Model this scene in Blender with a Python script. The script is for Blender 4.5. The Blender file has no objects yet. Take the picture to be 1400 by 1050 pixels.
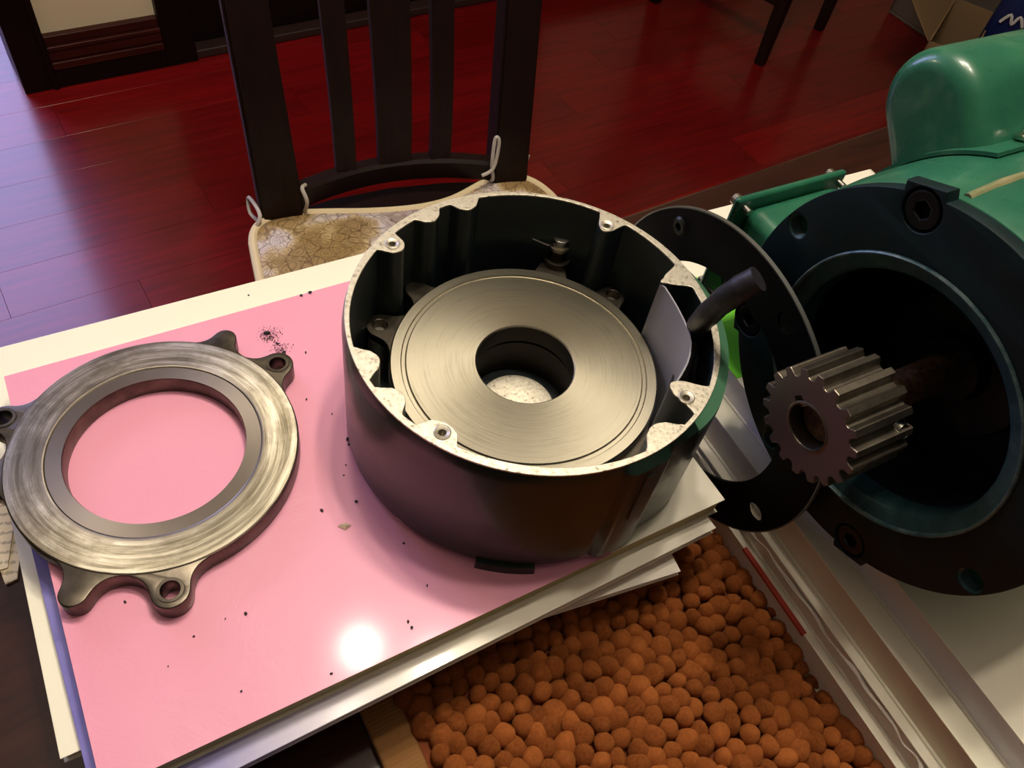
import bpy, bmesh, math, random
from math import sin, cos, pi, radians as R
from mathutils import Matrix, Vector

random.seed(7)
SC = bpy.context.scene
COL = SC.collection

# ------------------------------------------------------------------ camera
RIGHT = Vector((0.97994991, 0.15563008, 0.12440843))
DOWN = Vector((0.19924402, -0.76544171, -0.611883))
FWD = Vector((0.0, 0.62440233, -0.78110289))
ZC = 0.4215
FPX = 1130.0
cam = bpy.data.cameras.new('camera')
cam.sensor_width = 36.0
cam.lens = 36.0 * FPX / 1400.0
cam.clip_start = 0.01
cam_o = bpy.data.objects.new('camera', cam)
COL.objects.link(cam_o)
U_ = -DOWN
B_ = -FWD
cam_o.matrix_world = Matrix(((RIGHT.x, U_.x, B_.x, 0), (RIGHT.y, U_.y, B_.y, 0),
                             (RIGHT.z, U_.z, B_.z, ZC), (0, 0, 0, 1)))
SC.camera = cam_o

# ------------------------------------------------------------------ view, world, lights
SC.view_settings.view_transform = 'Standard'
SC.view_settings.look = 'None'
SC.view_settings.gamma = 1.0
SC.view_settings.use_curve_mapping = False
SC.view_settings.exposure = 0.22
SC.cycles.use_denoising = True
SC.cycles.max_bounces = 8
SC.cycles.sample_clamp_indirect = 6.0

world = bpy.data.worlds.new('room_air')
SC.world = world
world.use_nodes = True
bg = world.node_tree.nodes['Background']
bg.inputs[0].default_value = (1.0, 0.78, 0.56, 1)
bg.inputs[1].default_value = 0.06


def lamp(name, loc, power, color, radius):
    l = bpy.data.lights.new(name, 'POINT')
    l.energy = power
    l.color = color
    l.shadow_soft_size = radius
    o = bpy.data.objects.new(name, l)
    o.location = loc
    COL.objects.link(o)
    return o


# chandelier bulbs above the table
for bx, by, pw in ((0.091, 0.517, 11.5), (0.13, 0.33, 9.5), (-0.035, 0.545, 11), (-0.180, 0.549, 9.5), (-0.165, 0.42, 3.5)):
    lamp('chandelier_bulb', (bx, by, 1.28), pw, (1.0, 0.88, 0.71), 0.032)
# added warm fill that brightens the back wall, no lamp known there
lamp('wall_fill_light', (-1.65, 0.85, 0.85), 9.0, (1.0, 0.80, 0.58), 0.06)
# daylight from the window of the next room, beyond the left doorway
wl = bpy.data.lights.new('window_daylight', 'AREA')
wl.shape = 'RECTANGLE'
wl.size = 1.2
wl.size_y = 2.0
wl.energy = 60
wl.color = (0.46, 0.50, 1.0)
wlo = bpy.data.objects.new('window_daylight', wl)
wlo.location = (-2.65, 2.55, 0.95)
wlo.rotation_euler = (Vector((-0.7, 0.9, -0.2)) - Vector(wlo.location)).to_track_quat('-Z', 'Y').to_euler()
COL.objects.link(wlo)


# ------------------------------------------------------------------ helpers
def lin(c):
    def f(v):
        v /= 255.0
        return v / 12.92 if v <= 0.04045 else ((v + 0.055) / 1.055) ** 2.4
    return (f(c[0]), f(c[1]), f(c[2]), 1.0)


def at(px, py, z):
    """point of the horizontal plane z that photo pixel (px,py) shows (used to measure the photograph)"""
    d = RIGHT * ((px - 700) / FPX) + DOWN * ((py - 525) / FPX) + FWD
    t = (z - ZC) / d.z
    return Vector((d.x * t, d.y * t, z))


def pol(c, r, deg):
    return (c[0] + r * cos(R(deg)), c[1] + r * sin(R(deg)))


class Mat:
    def __init__(self, name, color=(128, 128, 128), rough=0.5, metal=0.0, spec=0.5, coat=0.0, coat_rough=0.05, aniso=0.0):
        self.m = bpy.data.materials.new(name)
        self.m.use_nodes = True
        self.t = self.m.node_tree
        self.n = self.t.nodes
        self.b = self.n['Principled BSDF']
        self.set('Base Color', lin(color))
        self.set('Roughness', rough)
        self.set('Metallic', metal)
        self.set('Specular IOR Level', spec)
        self.set('Coat Weight', coat)
        self.set('Coat Roughness', coat_rough)
        self.set('Anisotropic', aniso)
        self._tc = None

    def set(self, k, v):
        self.b.inputs[k].default_value = v

    def node(self, typ, **kw):
        n = self.n.new(typ)
        for k, v in kw.items():
            setattr(n, k, v)
        return n

    def link(self, a, b):
        self.t.links.new(a, b)

    def coord(self, kind='Object', scale=(1, 1, 1), rot=(0, 0, 0)):
        if self._tc is None:
            self._tc = self.node('ShaderNodeTexCoord')
        mp = self.node('ShaderNodeMapping')
        mp.inputs['Scale'].default_value = scale
        mp.inputs['Rotation'].default_value = rot
        self.link(self._tc.outputs[kind], mp.inputs['Vector'])
        return mp.outputs[0]

    def noise(self, scale=5.0, detail=4.0, rough=0.55, vec=None, dist=0.0):
        n = self.node('ShaderNodeTexNoise')
        n.inputs['Scale'].default_value = scale
        n.inputs['Detail'].default_value = detail
        n.inputs['Roughness'].default_value = rough
        n.inputs['Distortion'].default_value = dist
        if vec is not None:
            self.link(vec, n.inputs['Vector'])
        return n.outputs['Fac']

    def ramp(self, fac, stops, interp='LINEAR'):
        r = self.node('ShaderNodeValToRGB')
        r.color_ramp.interpolation = interp
        el = r.color_ramp.elements
        while len(el) < len(stops):
            el.new(0.5)
        for e, (p, c) in zip(el, stops):
            e.position = p
            e.color = lin(c) if max(c) > 1.001 else (c[0], c[1], c[2], 1)
        self.link(fac, r.inputs[0])
        return r.outputs[0]

    def color(self, sock):
        self.link(sock, self.b.inputs['Base Color'])

    def rough(self, fac, lo, hi):
        m = self.node('ShaderNodeMapRange')
        m.inputs['To Min'].default_value = lo
        m.inputs['To Max'].default_value = hi
        self.link(fac, m.inputs['Value'])
        self.link(m.outputs[0], self.b.inputs['Roughness'])

    def mix(self, fac, a, b, mode='MIX'):
        m = self.node('ShaderNodeMix', data_type='RGBA', blend_type=mode)
        if isinstance(fac, float):
            m.inputs[0].default_value = fac
        else:
            self.link(fac, m.inputs[0])
        for s, v in ((6, a), (7, b)):
            if isinstance(v, tuple):
                m.inputs[s].default_value = lin(v)
            else:
                self.link(v, m.inputs[s])
        return m.outputs[2]

    def bump(self, fac, strength=0.2, dist=0.001):
        b = self.node('ShaderNodeBump')
        b.inputs['Strength'].default_value = strength
        b.inputs['Distance'].default_value = dist
        self.link(fac, b.inputs['Height'])
        self.link(b.outputs[0], self.b.inputs['Normal'])


def polar_coord(m):
    """(radius, angle) vector of the object's own axis"""
    tc = m.node('ShaderNodeTexCoord')
    sx = m.node('ShaderNodeSeparateXYZ')
    m.link(tc.outputs['Object'], sx.inputs[0])
    at2 = m.node('ShaderNodeMath', operation='ARCTAN2')
    m.link(sx.outputs[1], at2.inputs[0])
    m.link(sx.outputs[0], at2.inputs[1])
    ln = m.node('ShaderNodeVectorMath', operation='LENGTH')
    cb = m.node('ShaderNodeCombineXYZ')
    m.link(sx.outputs[0], cb.inputs[0])
    m.link(sx.outputs[1], cb.inputs[1])
    m.link(cb.outputs[0], ln.inputs[0])
    return ln.outputs['Value'], at2.outputs[0]


# ------------------------------------------------------------------ materials
def mat_steel(name, dark, light, aniso, rlo, rhi, grain=900.0, stain=0.5):
    m = Mat(name, light, 0.3, 1.0, aniso=aniso)
    r, a = polar_coord(m)
    v = m.node('ShaderNodeCombineXYZ')
    m.link(r, v.inputs[0])
    for slot, op in ((1, 'COSINE'), (2, 'SINE')):
        tr_ = m.node('ShaderNodeMath', operation=op)
        m.link(a, tr_.inputs[0])
        sc = m.node('ShaderNodeMath', operation='MULTIPLY')
        sc.inputs[1].default_value = 0.0012
        m.link(tr_.outputs[0], sc.inputs[0])
        m.link(sc.outputs[0], v.inputs[slot])
    rings = m.noise(grain, 3.0, 0.6, v.outputs[0])
    blot = m.noise(38.0, 5.0, 0.6, m.coord('Object'))
    mx = m.node('ShaderNodeMath', operation='MULTIPLY_ADD')
    mx.inputs[1].default_value = stain
    m.link(blot, mx.inputs[0])
    m.link(rings, mx.inputs[2])
    m.color(m.ramp(mx.outputs[0], [(0.45, dark), (0.62 + 0.25 * stain, light)]))
    m.rough(mx.outputs[0], rhi, rlo)
    m.bump(rings, 0.10, 0.0002)
    tg = m.node('ShaderNodeTangent', direction_type='RADIAL', axis='Z')
    m.link(tg.outputs[0], m.b.inputs['Tangent'])
    return m.m


M = {}
m = Mat('worn_ring_steel', (180, 170, 150), 0.35, 1.0, aniso=0.55)
r_, a_ = polar_coord(m)
def band(scale_r, scale_a, detail):
    v_ = m.node('ShaderNodeCombineXYZ')
    k1 = m.node('ShaderNodeMath', operation='MULTIPLY')
    k1.inputs[1].default_value = scale_r
    m.link(r_, k1.inputs[0])
    m.link(k1.outputs[0], v_.inputs[0])
    for slot, op in ((1, 'COSINE'), (2, 'SINE')):
        t_ = m.node('ShaderNodeMath', operation=op)
        m.link(a_, t_.inputs[0])
        k2 = m.node('ShaderNodeMath', operation='MULTIPLY')
        k2.inputs[1].default_value = scale_a
        m.link(t_.outputs[0], k2.inputs[0])
        m.link(k2.outputs[0], v_.inputs[slot])
    return m.noise(1.0, detail, 0.65, v_.outputs[0])
big, fine = band(330, 1.1, 5), band(2600, 4.0, 3)
patch = m.noise(26, 6, 0.7, m.coord())
c_ = m.ramp(big, [(0.32, (112, 105, 90)), (0.48, (172, 165, 146)), (0.62, (216, 209, 192))])
c_ = m.mix(m.ramp(patch, [(0.40, (0.6, 0.6, 0.6)), (0.56, (0, 0, 0))]), c_, (96, 88, 70))
c_ = m.mix(m.ramp(fine, [(0.40, (0.35, 0.35, 0.35)), (0.55, (0, 0, 0))]), c_, (70, 62, 48))
inner_ = m.ramp(r_, [(0.0474, (1.0, 1.0, 1.0)), (0.0477, (0, 0, 0))])
c_ = m.mix(inner_, c_, (128, 120, 112))
m.color(c_)
m.rough(patch, 0.46, 0.30)
m.bump(fine, 0.12, 0.0002)
tg = m.node('ShaderNodeTangent', direction_type='RADIAL', axis='Z')
m.link(tg.outputs[0], m.b.inputs['Tangent'])
M['ring_face'] = m.m
M['disc_face'] = mat_steel('brushed_disc_steel', (124, 119, 106), (166, 160, 143), 0.5, 0.34, 0.44, 900, 0.6)

m = Mat('dark_oiled_steel', (92, 84, 76), 0.36, 1.0)
m.color(m.ramp(m.noise(60, 5, 0.6, m.coord()), [(0.35, (70, 65, 58)), (0.7, (112, 104, 92))]))
M['oiled'] = m.m

m = Mat('machined_aluminium', (200, 192, 175), 0.5, 0.85)
nz = m.noise(420, 6, 0.7, m.coord())
m.color(m.ramp(nz, [(0.32, (118, 110, 96)), (0.44, (196, 189, 172)), (0.75, (224, 218, 202))]))
m.rough(nz, 0.6, 0.38)
m.bump(nz, 0.35, 0.0004)
M['alu'] = m.m

m = Mat('dark_green_enamel', (17, 32, 26), 0.3, 0.0, 0.35, 0.15, 0.12)
m.rough(m.noise(180, 4, 0.6, m.coord()), 0.24, 0.38)
M['drum_paint'] = m.m
m = Mat('drum_inside_paint', (20, 34, 36), 0.42)
m.color(m.ramp(m.noise(55, 5, 0.6, m.coord()), [(0.3, (14, 24, 27)), (0.75, (30, 46, 47))]))
M['drum_inside'] = m.m
m = Mat('lit_edge_green', (74, 118, 92), 0.35)  # lighter drum green: lamplight on the bulge edge put into the colour
M['lit_edge'] = m.m

m = Mat('motor_green_paint', (38, 92, 70), 0.3, 0.0, 0.5, 0.3, 0.12)
nz = m.noise(24, 6, 0.65, m.coord())
m.color(m.ramp(nz, [(0.3, (28, 86, 66)), (0.55, (42, 104, 78)), (0.74, (88, 128, 94))]))
m.rough(m.noise(70, 4, 0.6, m.coord()), 0.18, 0.42)
M['green'] = m.m
m = Mat('dusty_green_paint', (112, 118, 80), 0.6)
m.color(m.ramp(m.noise(60, 5, 0.7, m.coord()), [(0.38, (46, 100, 72)), (0.52, (116, 118, 80)), (0.7, (136, 128, 92))]))
M['dusty_green'] = m.m
m = Mat('flange_teal_paint', (20, 42, 44), 0.5, 0.0, 0.25)
nz = m.noise(90, 4, 0.6, m.coord())
m.color(m.ramp(nz, [(0.3, (8, 26, 28)), (0.75, (14, 35, 37))]))
m.bump(m.noise(700, 3, 0.6, m.coord()), 0.12, 0.0003)
M['flange'] = m.m
m = Mat('worn_spigot', (58, 84, 86), 0.38, 0.3)
nz = m.noise(120, 5, 0.7, m.coord())
m.color(m.ramp(nz, [(0.4, (30, 62, 66)), (0.8, (62, 92, 94))]))
M['spigot'] = m.m
m = Mat('worn_lip_metal', (78, 104, 106), 0.36, 0.4)
m.color(m.ramp(m.noise(60, 5, 0.7, m.coord()), [(0.4, (44, 72, 76)), (0.66, (120, 138, 134))]))
M['lip'] = m.m
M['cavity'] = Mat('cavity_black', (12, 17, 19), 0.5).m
m = Mat('black_oxide', (20, 20, 20), 0.38, 0.4)
M['black_metal'] = m.m
m = Mat('black_phosphate_plate', (8, 7, 7), 0.55, 0.0, 0.08)
m.rough(m.noise(60, 5, 0.6, m.coord()), 0.5, 0.65)
M['black_plate'] = m.m
M['plate_edge'] = Mat('bare_plate_edge', (120, 122, 118), 0.4, 0.8).m

m = Mat('pinion_steel', (132, 124, 112), 0.45, 1.0)
nz = m.noise(110, 5, 0.65, m.coord('Object', (1, 1, 1)))
m.color(m.ramp(nz, [(0.3, (92, 85, 76)), (0.7, (142, 134, 120))]))
m.rough(nz, 0.48, 0.34)
M['pinion'] = m.m
M['dark_iron'] = Mat('dark_cast_iron', (44, 38, 32), 0.5, 0.7).m
M['pinion_face'] = Mat('pinion_face_steel', (118, 106, 102), 0.5, 0.9).m
m = Mat('rusty_shaft', (92, 66, 48), 0.6, 0.6)
m.color(m.ramp(m.noise(300, 4, 0.6, m.coord()), [(0.35, (60, 42, 32)), (0.7, (118, 88, 64))]))
M['shaft'] = m.m
M['chrome'] = Mat('bright_zinc', (200, 198, 190), 0.22, 1.0).m
M['brass'] = Mat('yellow_zinc', (205, 186, 140), 0.3, 1.0).m
M['grey_sheet'] = Mat('grey_plastic_sheet', (150, 150, 160), 0.38, 0.1).m
m = Mat('insulating_tape', (30, 28, 33), 0.5)
w = m.node('ShaderNodeTexWave', wave_type='BANDS', bands_direction='DIAGONAL')
w.inputs['Scale'].default_value = 60
w.inputs['Distortion'].default_value = 4
m.link(m.coord(), w.inputs['Vector'])
m.bump(w.outputs['Fac'], 0.3, 0.0002)
M['tape'] = m.m

m = Mat('pink_glossy_cover', (240, 158, 180), 0.42, 0.0, 0.4, 0.25, 0.11)
nz = m.noise(9, 3, 0.5, m.coord())
m.bump(m.noise(30, 5, 0.6, m.coord(), 1.5), 0.16, 0.002)
m.color(m.ramp(nz, [(0.3, (230, 150, 178)), (0.7, (236, 160, 186))]))
M['pink'] = m.m
M['white_cover'] = Mat('white_card_cover', (238, 232, 214), 0.38, 0.0, 0.5).m
M['cream_cover'] = Mat('cream_card_cover', (240, 236, 214), 0.42).m
m = Mat('blue_white_cover', (200, 195, 225), 0.4, 0.0, 0.4, 0.2, 0.1)
sx = m.node('ShaderNodeSeparateXYZ')
m.link(m.coord(), sx.inputs[0])
nz = m.noise(30, 4, 0.6, m.coord())
ad = m.node('ShaderNodeMath', operation='MULTIPLY_ADD')
ad.inputs[1].default_value = 0.06
m.link(nz, ad.inputs[0])
m.link(sx.outputs[0], ad.inputs[2])
# x runs along the long edge, 0 at the purple end
mr = m.node('ShaderNodeMapRange')
mr.inputs['From Max'].default_value = 0.30
m.link(ad.outputs[0], mr.inputs['Value'])
m.color(m.ramp(mr.outputs[0], [(0.05, (96, 88, 176)), (0.20, (150, 146, 206)), (0.42, (214, 208, 226)), (0.6, (238, 232, 216))]))
M['blue_cover'] = m.m


def mat_pages(name, dark, light, scale):
    m = Mat(name, light, 0.7)
    w = m.node('ShaderNodeTexWave', wave_type='BANDS', bands_direction='Z')
    w.inputs['Scale'].default_value = scale
    w.inputs['Distortion'].default_value = 1.2
    w.inputs['Detail'].default_value = 3
    w.inputs['Detail Scale'].default_value = 0.6
    m.link(m.coord('Object', (0.05, 0.05, 1)), w.inputs['Vector'])
    m.color(m.ramp(w.outputs['Fac'], [(0.1, dark), (0.8, light)]))
    m.bump(w.outputs['Fac'], 0.4, 0.0004)
    return m.m


M['pages'] = mat_pages('page_edges_cream', (150, 138, 94), (196, 184, 138), 420)
M['pages_grey'] = mat_pages('page_edges_grey', (206, 200, 188), (236, 230, 218), 300)
M['pages_brown'] = mat_pages('page_edges_tan', (214, 202, 180), (236, 228, 208), 260)
M['pages_lilac'] = mat_pages('page_edges_lilac', (214, 210, 216), (244, 241, 242), 300)
M['dark_book'] = Mat('dark_book_cloth', (58, 44, 38), 0.7).m
M['red_print'] = Mat('red_print', (172, 58, 40), 0.6).m
M['green_print'] = Mat('lime_green_print', (116, 212, 62), 0.35).m
m = Mat('clear_wrap_ridge', (225, 220, 212), 0.2, 0.0, 0.5, 0.6)
M['wrap'] = m.m

m = Mat('newsprint', (222, 208, 178), 0.8)
w = m.node('ShaderNodeTexWave', wave_type='BANDS', bands_direction='Y')
w.inputs['Scale'].default_value = 55
m.link(m.coord('Object', (1, 1, 1), (0, 0, -0.35)), w.inputs['Vector'])
nb = m.noise(700, 2, 0.5, m.coord('Object', (1, 0.25, 1), (0, 0, -0.35)))
mu = m.node('ShaderNodeMath', operation='MULTIPLY')
m.link(w.outputs['Fac'], mu.inputs[0])
m.link(nb, mu.inputs[1])
m.color(m.ramp(mu.outputs[0], [(0.36, (222, 208, 178)), (0.50, (172, 160, 136))]))
M['newsprint'] = m.m


def mat_wood(name, dark, light, rough, coat, axis_scale, scale=18, coat_rough=0.06, rnd=0.0):
    m = Mat(name, light, rough, 0.0, 0.2, coat, coat_rough)
    nz = m.noise(scale, 6, 0.6, m.coord('Object', axis_scale), 0.6)
    c = m.ramp(nz, [(0.3, dark), (0.72, light)])
    if rnd:
        oi = m.node('ShaderNodeObjectInfo')
        mr = m.node('ShaderNodeMapRange')
        mr.inputs['To Min'].default_value = 1.0 - rnd
        mr.inputs['To Max'].default_value = 1.0 + rnd
        m.link(oi.outputs['Random'], mr.inputs['Value'])
        hs = m.node('ShaderNodeHueSaturation')
        m.link(c, hs.inputs['Color'])
        m.link(mr.outputs[0], hs.inputs['Value'])
        c = hs.outputs[0]
    m.color(c)
    return m.m


M['floor'] = mat_wood('rosewood_lacquer', (104, 9, 12), (140, 16, 18), 0.4, 0.6, (0.5, 7, 1), 9, 0.17, 0.2)
M['floor_gap'] = Mat('floor_underlay', (40, 10, 9), 0.6).m
M['table'] = mat_wood('dark_table_lacquer', (34, 15, 12), (58, 27, 20), 0.30, 0.8, (1, 9, 1), 14, 0.06)
M['chair'] = mat_wood('dark_chair_wood', (20, 8, 6), (34, 14, 10), 0.5, 0.06, (7, 7, 0.8), 16, 0.15)
M['trim'] = mat_wood('dark_trim_wood', (13, 6, 5), (24, 10, 8), 0.5, 0.05, (6, 6, 0.6), 12, 0.2)
M['baseboard'] = mat_wood('red_brown_baseboard', (52, 18, 14), (74, 28, 21), 0.4, 0.15, (0.6, 6, 6), 12, 0.2)
m = Mat('threshold_strip', (52, 34, 30), 0.5, 0.0)
M['strip'] = m.m
m = Mat('cream_wall_paint', (244, 228, 196), 0.8)
m.bump(m.noise(300, 4, 0.6, m.coord()), 0.1, 0.001)
M['wall'] = m.m
M['ceiling'] = Mat('ceiling_white', (196, 190, 178), 0.9).m

m = Mat('orange_chenille', (176, 88, 34), 0.95, 0.0, 0.1)
m.set('Sheen Weight', 0.2)
m.set('Sheen Roughness', 0.5)
m.b.inputs['Sheen Tint'].default_value = lin((255, 170, 90))
oi = m.node('ShaderNodeObjectInfo')
nz = m.noise(800, 5, 0.8, m.coord())
mx = m.node('ShaderNodeMath', operation='MULTIPLY_ADD')
mx.inputs[1].default_value = 0.4
m.link(oi.outputs['Random'], mx.inputs[0])
m.link(nz, mx.inputs[2])
m.color(m.ramp(mx.outputs[0], [(0.35, (104, 52, 22)), (0.95, (176, 100, 50))]))
m.bump(m.noise(1500, 4, 0.85, m.coord()), 0.8, 0.0009)
M['chenille'] = m.m
m = Mat('mat_backing', (112, 52, 20), 0.95)
M['mat_base'] = m.m
m = Mat('tan_binding_tape', (136, 94, 50), 0.9)
w = m.node('ShaderNodeTexWave', wave_type='BANDS', bands_direction='Y')
w.inputs['Scale'].default_value = 160
m.link(m.coord(), w.inputs['Vector'])
m.bump(w.outputs['Fac'], 0.4, 0.0006)
M['binding'] = m.m

# floral cushion
m = Mat('floral_cushion_cloth', (200, 180, 150), 0.85)
cw = m.coord('Object', (1, 1, 1))
n1 = m.node('ShaderNodeTexNoise')
n1.inputs['Scale'].default_value = 14
m.link(cw, n1.inputs['Vector'])
va = m.node('ShaderNodeVectorMath', operation='MULTIPLY_ADD')
va.inputs[1].default_value = (0.06, 0.06, 0.06)
m.link(n1.outputs['Color'], va.inputs[0])
m.link(cw, va.inputs[2])
vo = m.node('ShaderNodeTexVoronoi', feature='DISTANCE_TO_EDGE')
vo.inputs['Scale'].default_value = 58
m.link(va.outputs[0], vo.inputs['Vector'])
vc = m.node('ShaderNodeTexVoronoi', feature='F1')
vc.inputs['Scale'].default_value = 58
m.link(va.outputs[0], vc.inputs['Vector'])
wv = m.node('ShaderNodeMath', operation='SINE')
ml = m.node('ShaderNodeMath', operation='MULTIPLY')
ml.inputs[1].default_value = 26
m.link(vc.outputs['Distance'], ml.inputs[0])
m.link(ml.outputs[0], wv.inputs[0])
region = m.noise(11, 2, 0.5, m.coord('Object', (1, 1, 1), (0, 0, 0.6)))
basec = m.ramp(region, [(0.42, (166, 138, 92)), (0.47, (206, 180, 134)), (0.52, (222, 210, 204)), (0.62, (198, 180, 178))])
ringm = m.ramp(wv.outputs[0], [(0.0, (0.25, 0.18, 0.12)), (0.12, (1.0, 1.0, 1.0))])
edge = m.ramp(vo.outputs['Distance'], [(0.015, (0.2, 0.13, 0.1)), (0.05, (1.0, 1.0, 1.0))])
c1 = m.mix(0.32, basec, ringm, 'MULTIPLY')
c2 = m.mix(0.6, c1, edge, 'MULTIPLY')
m.color(c2)
M['cushion'] = m.m
M['piping'] = Mat('cream_piping', (232, 214, 176), 0.8).m
M['tie'] = Mat('pale_tie_cord', (200, 192, 184), 0.9).m
M['seat_side'] = M['chair']
M['crumb'] = Mat('black_grit', (26, 18, 20), 0.7).m
M['crumb_pale'] = Mat('pale_flake', (196, 170, 150), 0.6).m
M['cardboard'] = Mat('cardboard', (134, 108, 76), 0.85).m
M['grey_crate'] = Mat('grey_plastic_crate', (104, 94, 86), 0.5).m
M['blue_bag'] = Mat('navy_glossy_packet', (16, 30, 84), 0.3, 0.0, 0.5, 0.3).m
M['white_mark'] = Mat('white_print', (210, 210, 214), 0.5).m
M['screw_dark'] = Mat('screw_hole_dark', (34, 26, 20), 0.5, 0.6).m


# ------------------------------------------------------------------ object helpers
def link(o, parent=None):
    COL.objects.link(o)
    if parent is not None:
        o.parent = parent
    return o


def empty(name, loc=(0, 0, 0), rz=0.0, label=None, cat=None, group=None):
    o = bpy.data.objects.new(name, None)
    o.location = loc
    o.rotation_euler = (0, 0, rz)
    o.empty_display_size = 0.02
    COL.objects.link(o)
    tag(o, label, cat, group)
    return o


def tag(o, label=None, cat=None, group=None, kind=None):
    if label:
        o['label'] = label
    if cat:
        o['category'] = cat
    if group:
        o['group'] = group
    if kind:
        o['kind'] = kind
    return o


PLATES, SOLIDS = set(), set()


def weighted_normals(me):
    """area weighted vertex normals, so that big flat faces stay flat between rounded edges"""
    acc = [Vector((0, 0, 0)) for _ in me.vertices]
    for p in me.polygons:
        for i in p.vertices:
            acc[i] += p.normal * p.area
    me.normals_split_custom_set_from_vertices([v.normalized() if v.length > 1e-20 else Vector((0, 0, 1)) for v in acc])


def obj(name, me, mat, parent=None, smooth=True, angle=35):
    if me.name in PLATES and angle == 35:
        angle = 18
    if mat is not None and not me.materials:
        me.materials.append(M[mat] if isinstance(mat, str) else mat)
    o = bpy.data.objects.new(name, me)
    link(o, parent)
    if smooth:
        me.polygons.foreach_set('use_smooth', [True] * len(me.polygons))
        if me.name in SOLIDS:
            weighted_normals(me)
        else:
            me.set_sharp_from_angle(angle=R(angle))
    return o


def pydata(name, v, f):
    me = bpy.data.meshes.new(name)
    me.from_pydata([tuple(p) for p in v], [], f)
    me.validate()
    return me


def from_bm(name, bm):
    bmesh.ops.recalc_face_normals(bm, faces=bm.faces)
    me = bpy.data.meshes.new(name)
    bm.to_mesh(me)
    bm.free()
    return me


AX = Matrix(((0, 0, 1, 0), (1, 0, 0, 0), (0, 1, 0, 0), (0, 0, 0, 1)))   # plan (lat, up, depth) -> (depth, lat, up)


def plate(name, loops, z0, z1, bevel=0.0, res=1, xf=None):
    """flat plate from 2D loops (outline first, then holes), z0..z1, edges rounded by bevel"""
    cu = bpy.data.curves.new(name, 'CURVE')
    cu.dimensions = '2D'
    cu.fill_mode = 'BOTH'
    cu.extrude = max(1e-5, (z1 - z0) / 2 - bevel)
    cu.bevel_depth = bevel
    cu.bevel_resolution = res
    cu.offset = -bevel
    for L in loops:
        sp = cu.splines.new('POLY')
        sp.points.add(len(L) - 1)
        for p, q in zip(sp.points, L):
            p.co = (q[0], q[1], 0, 1)
        sp.use_cyclic_u = True
    o = bpy.data.objects.new(name, cu)
    COL.objects.link(o)
    dg = bpy.context.evaluated_depsgraph_get()
    me = bpy.data.meshes.new_from_object(o.evaluated_get(dg))
    me.name = name
    bpy.data.objects.remove(o)
    bpy.data.curves.remove(cu)
    me.transform(Matrix.Translation((0, 0, (z0 + z1) / 2)))
    bm = bmesh.new()
    bm.from_mesh(me)
    bmesh.ops.remove_doubles(bm, verts=bm.verts, dist=1e-6)
    bm.to_mesh(me)
    bm.free()
    if xf is not None:
        me.transform(xf)
    PLATES.add(me.name)
    return me


def circ(c, r, n=48, ph=0.0):
    return [(c[0] + r * cos(ph + 2 * pi * i / n), c[1] + r * sin(ph + 2 * pi * i / n)) for i in range(n)]


def lathe(name, prof, n=96, xf=None, closed=False):
    """revolve (r,z) profile about z"""
    v, f = [], []
    k = len(prof)
    for i in range(n):
        t = 2 * pi * i / n
        for r, z in prof:
            v.append((r * cos(t), r * sin(t), z))
    for i in range(n):
        j = (i + 1) % n
        for q in range(k if closed else k - 1):
            p = (q + 1) % k
            f.append((i * k + q, j * k + q, j * k + p, i * k + p))
    bm = bmesh.new()
    me = pydata(name, v, f)
    bm.from_mesh(me)
    bmesh.ops.remove_doubles(bm, verts=bm.verts, dist=1e-7)
    bmesh.ops.dissolve_degenerate(bm, dist=1e-8, edges=bm.edges)
    bmesh.ops.recalc_face_normals(bm, faces=bm.faces)
    bm.to_mesh(me)
    bm.free()
    if xf is not None:
        me.transform(xf)
    return me


def box(name, x0, x1, y0, y1, z0, z1, bevel=0.0, seg=2):
    bm = bmesh.new()
    bmesh.ops.create_cube(bm, size=1.0)
    for v in bm.verts:
        v.co = Vector(((x0 + x1) / 2 + v.co.x * (x1 - x0), (y0 + y1) / 2 + v.co.y * (y1 - y0), (z0 + z1) / 2 + v.co.z * (z1 - z0)))
    if bevel > 0:
        bmesh.ops.bevel(bm, geom=list(bm.edges), offset=bevel, segments=seg, affect='EDGES', profile=0.5)
    me = from_bm(name, bm)
    if bevel > 0:
        SOLIDS.add(me.name)
    return me


def hull(name, pts, bevel=0.0):
    """convex solid through the given points"""
    bm = bmesh.new()
    for p in pts:
        bm.verts.new(p)
    bmesh.ops.convex_hull(bm, input=bm.verts)
    bmesh.ops.dissolve_limit(bm, angle_limit=R(2), verts=bm.verts, edges=bm.edges)
    if bevel:
        bmesh.ops.bevel(bm, geom=list(bm.edges), offset=bevel, segments=2, affect='EDGES', profile=0.5)
    me = from_bm(name, bm)
    if bevel:
        SOLIDS.add(me.name)
    return me


def slab(name, poly, z0, z1, bevel=0.0):
    return hull(name, [(p[0], p[1], z0) for p in poly] + [(p[0], p[1], z1) for p in poly], bevel)


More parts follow.
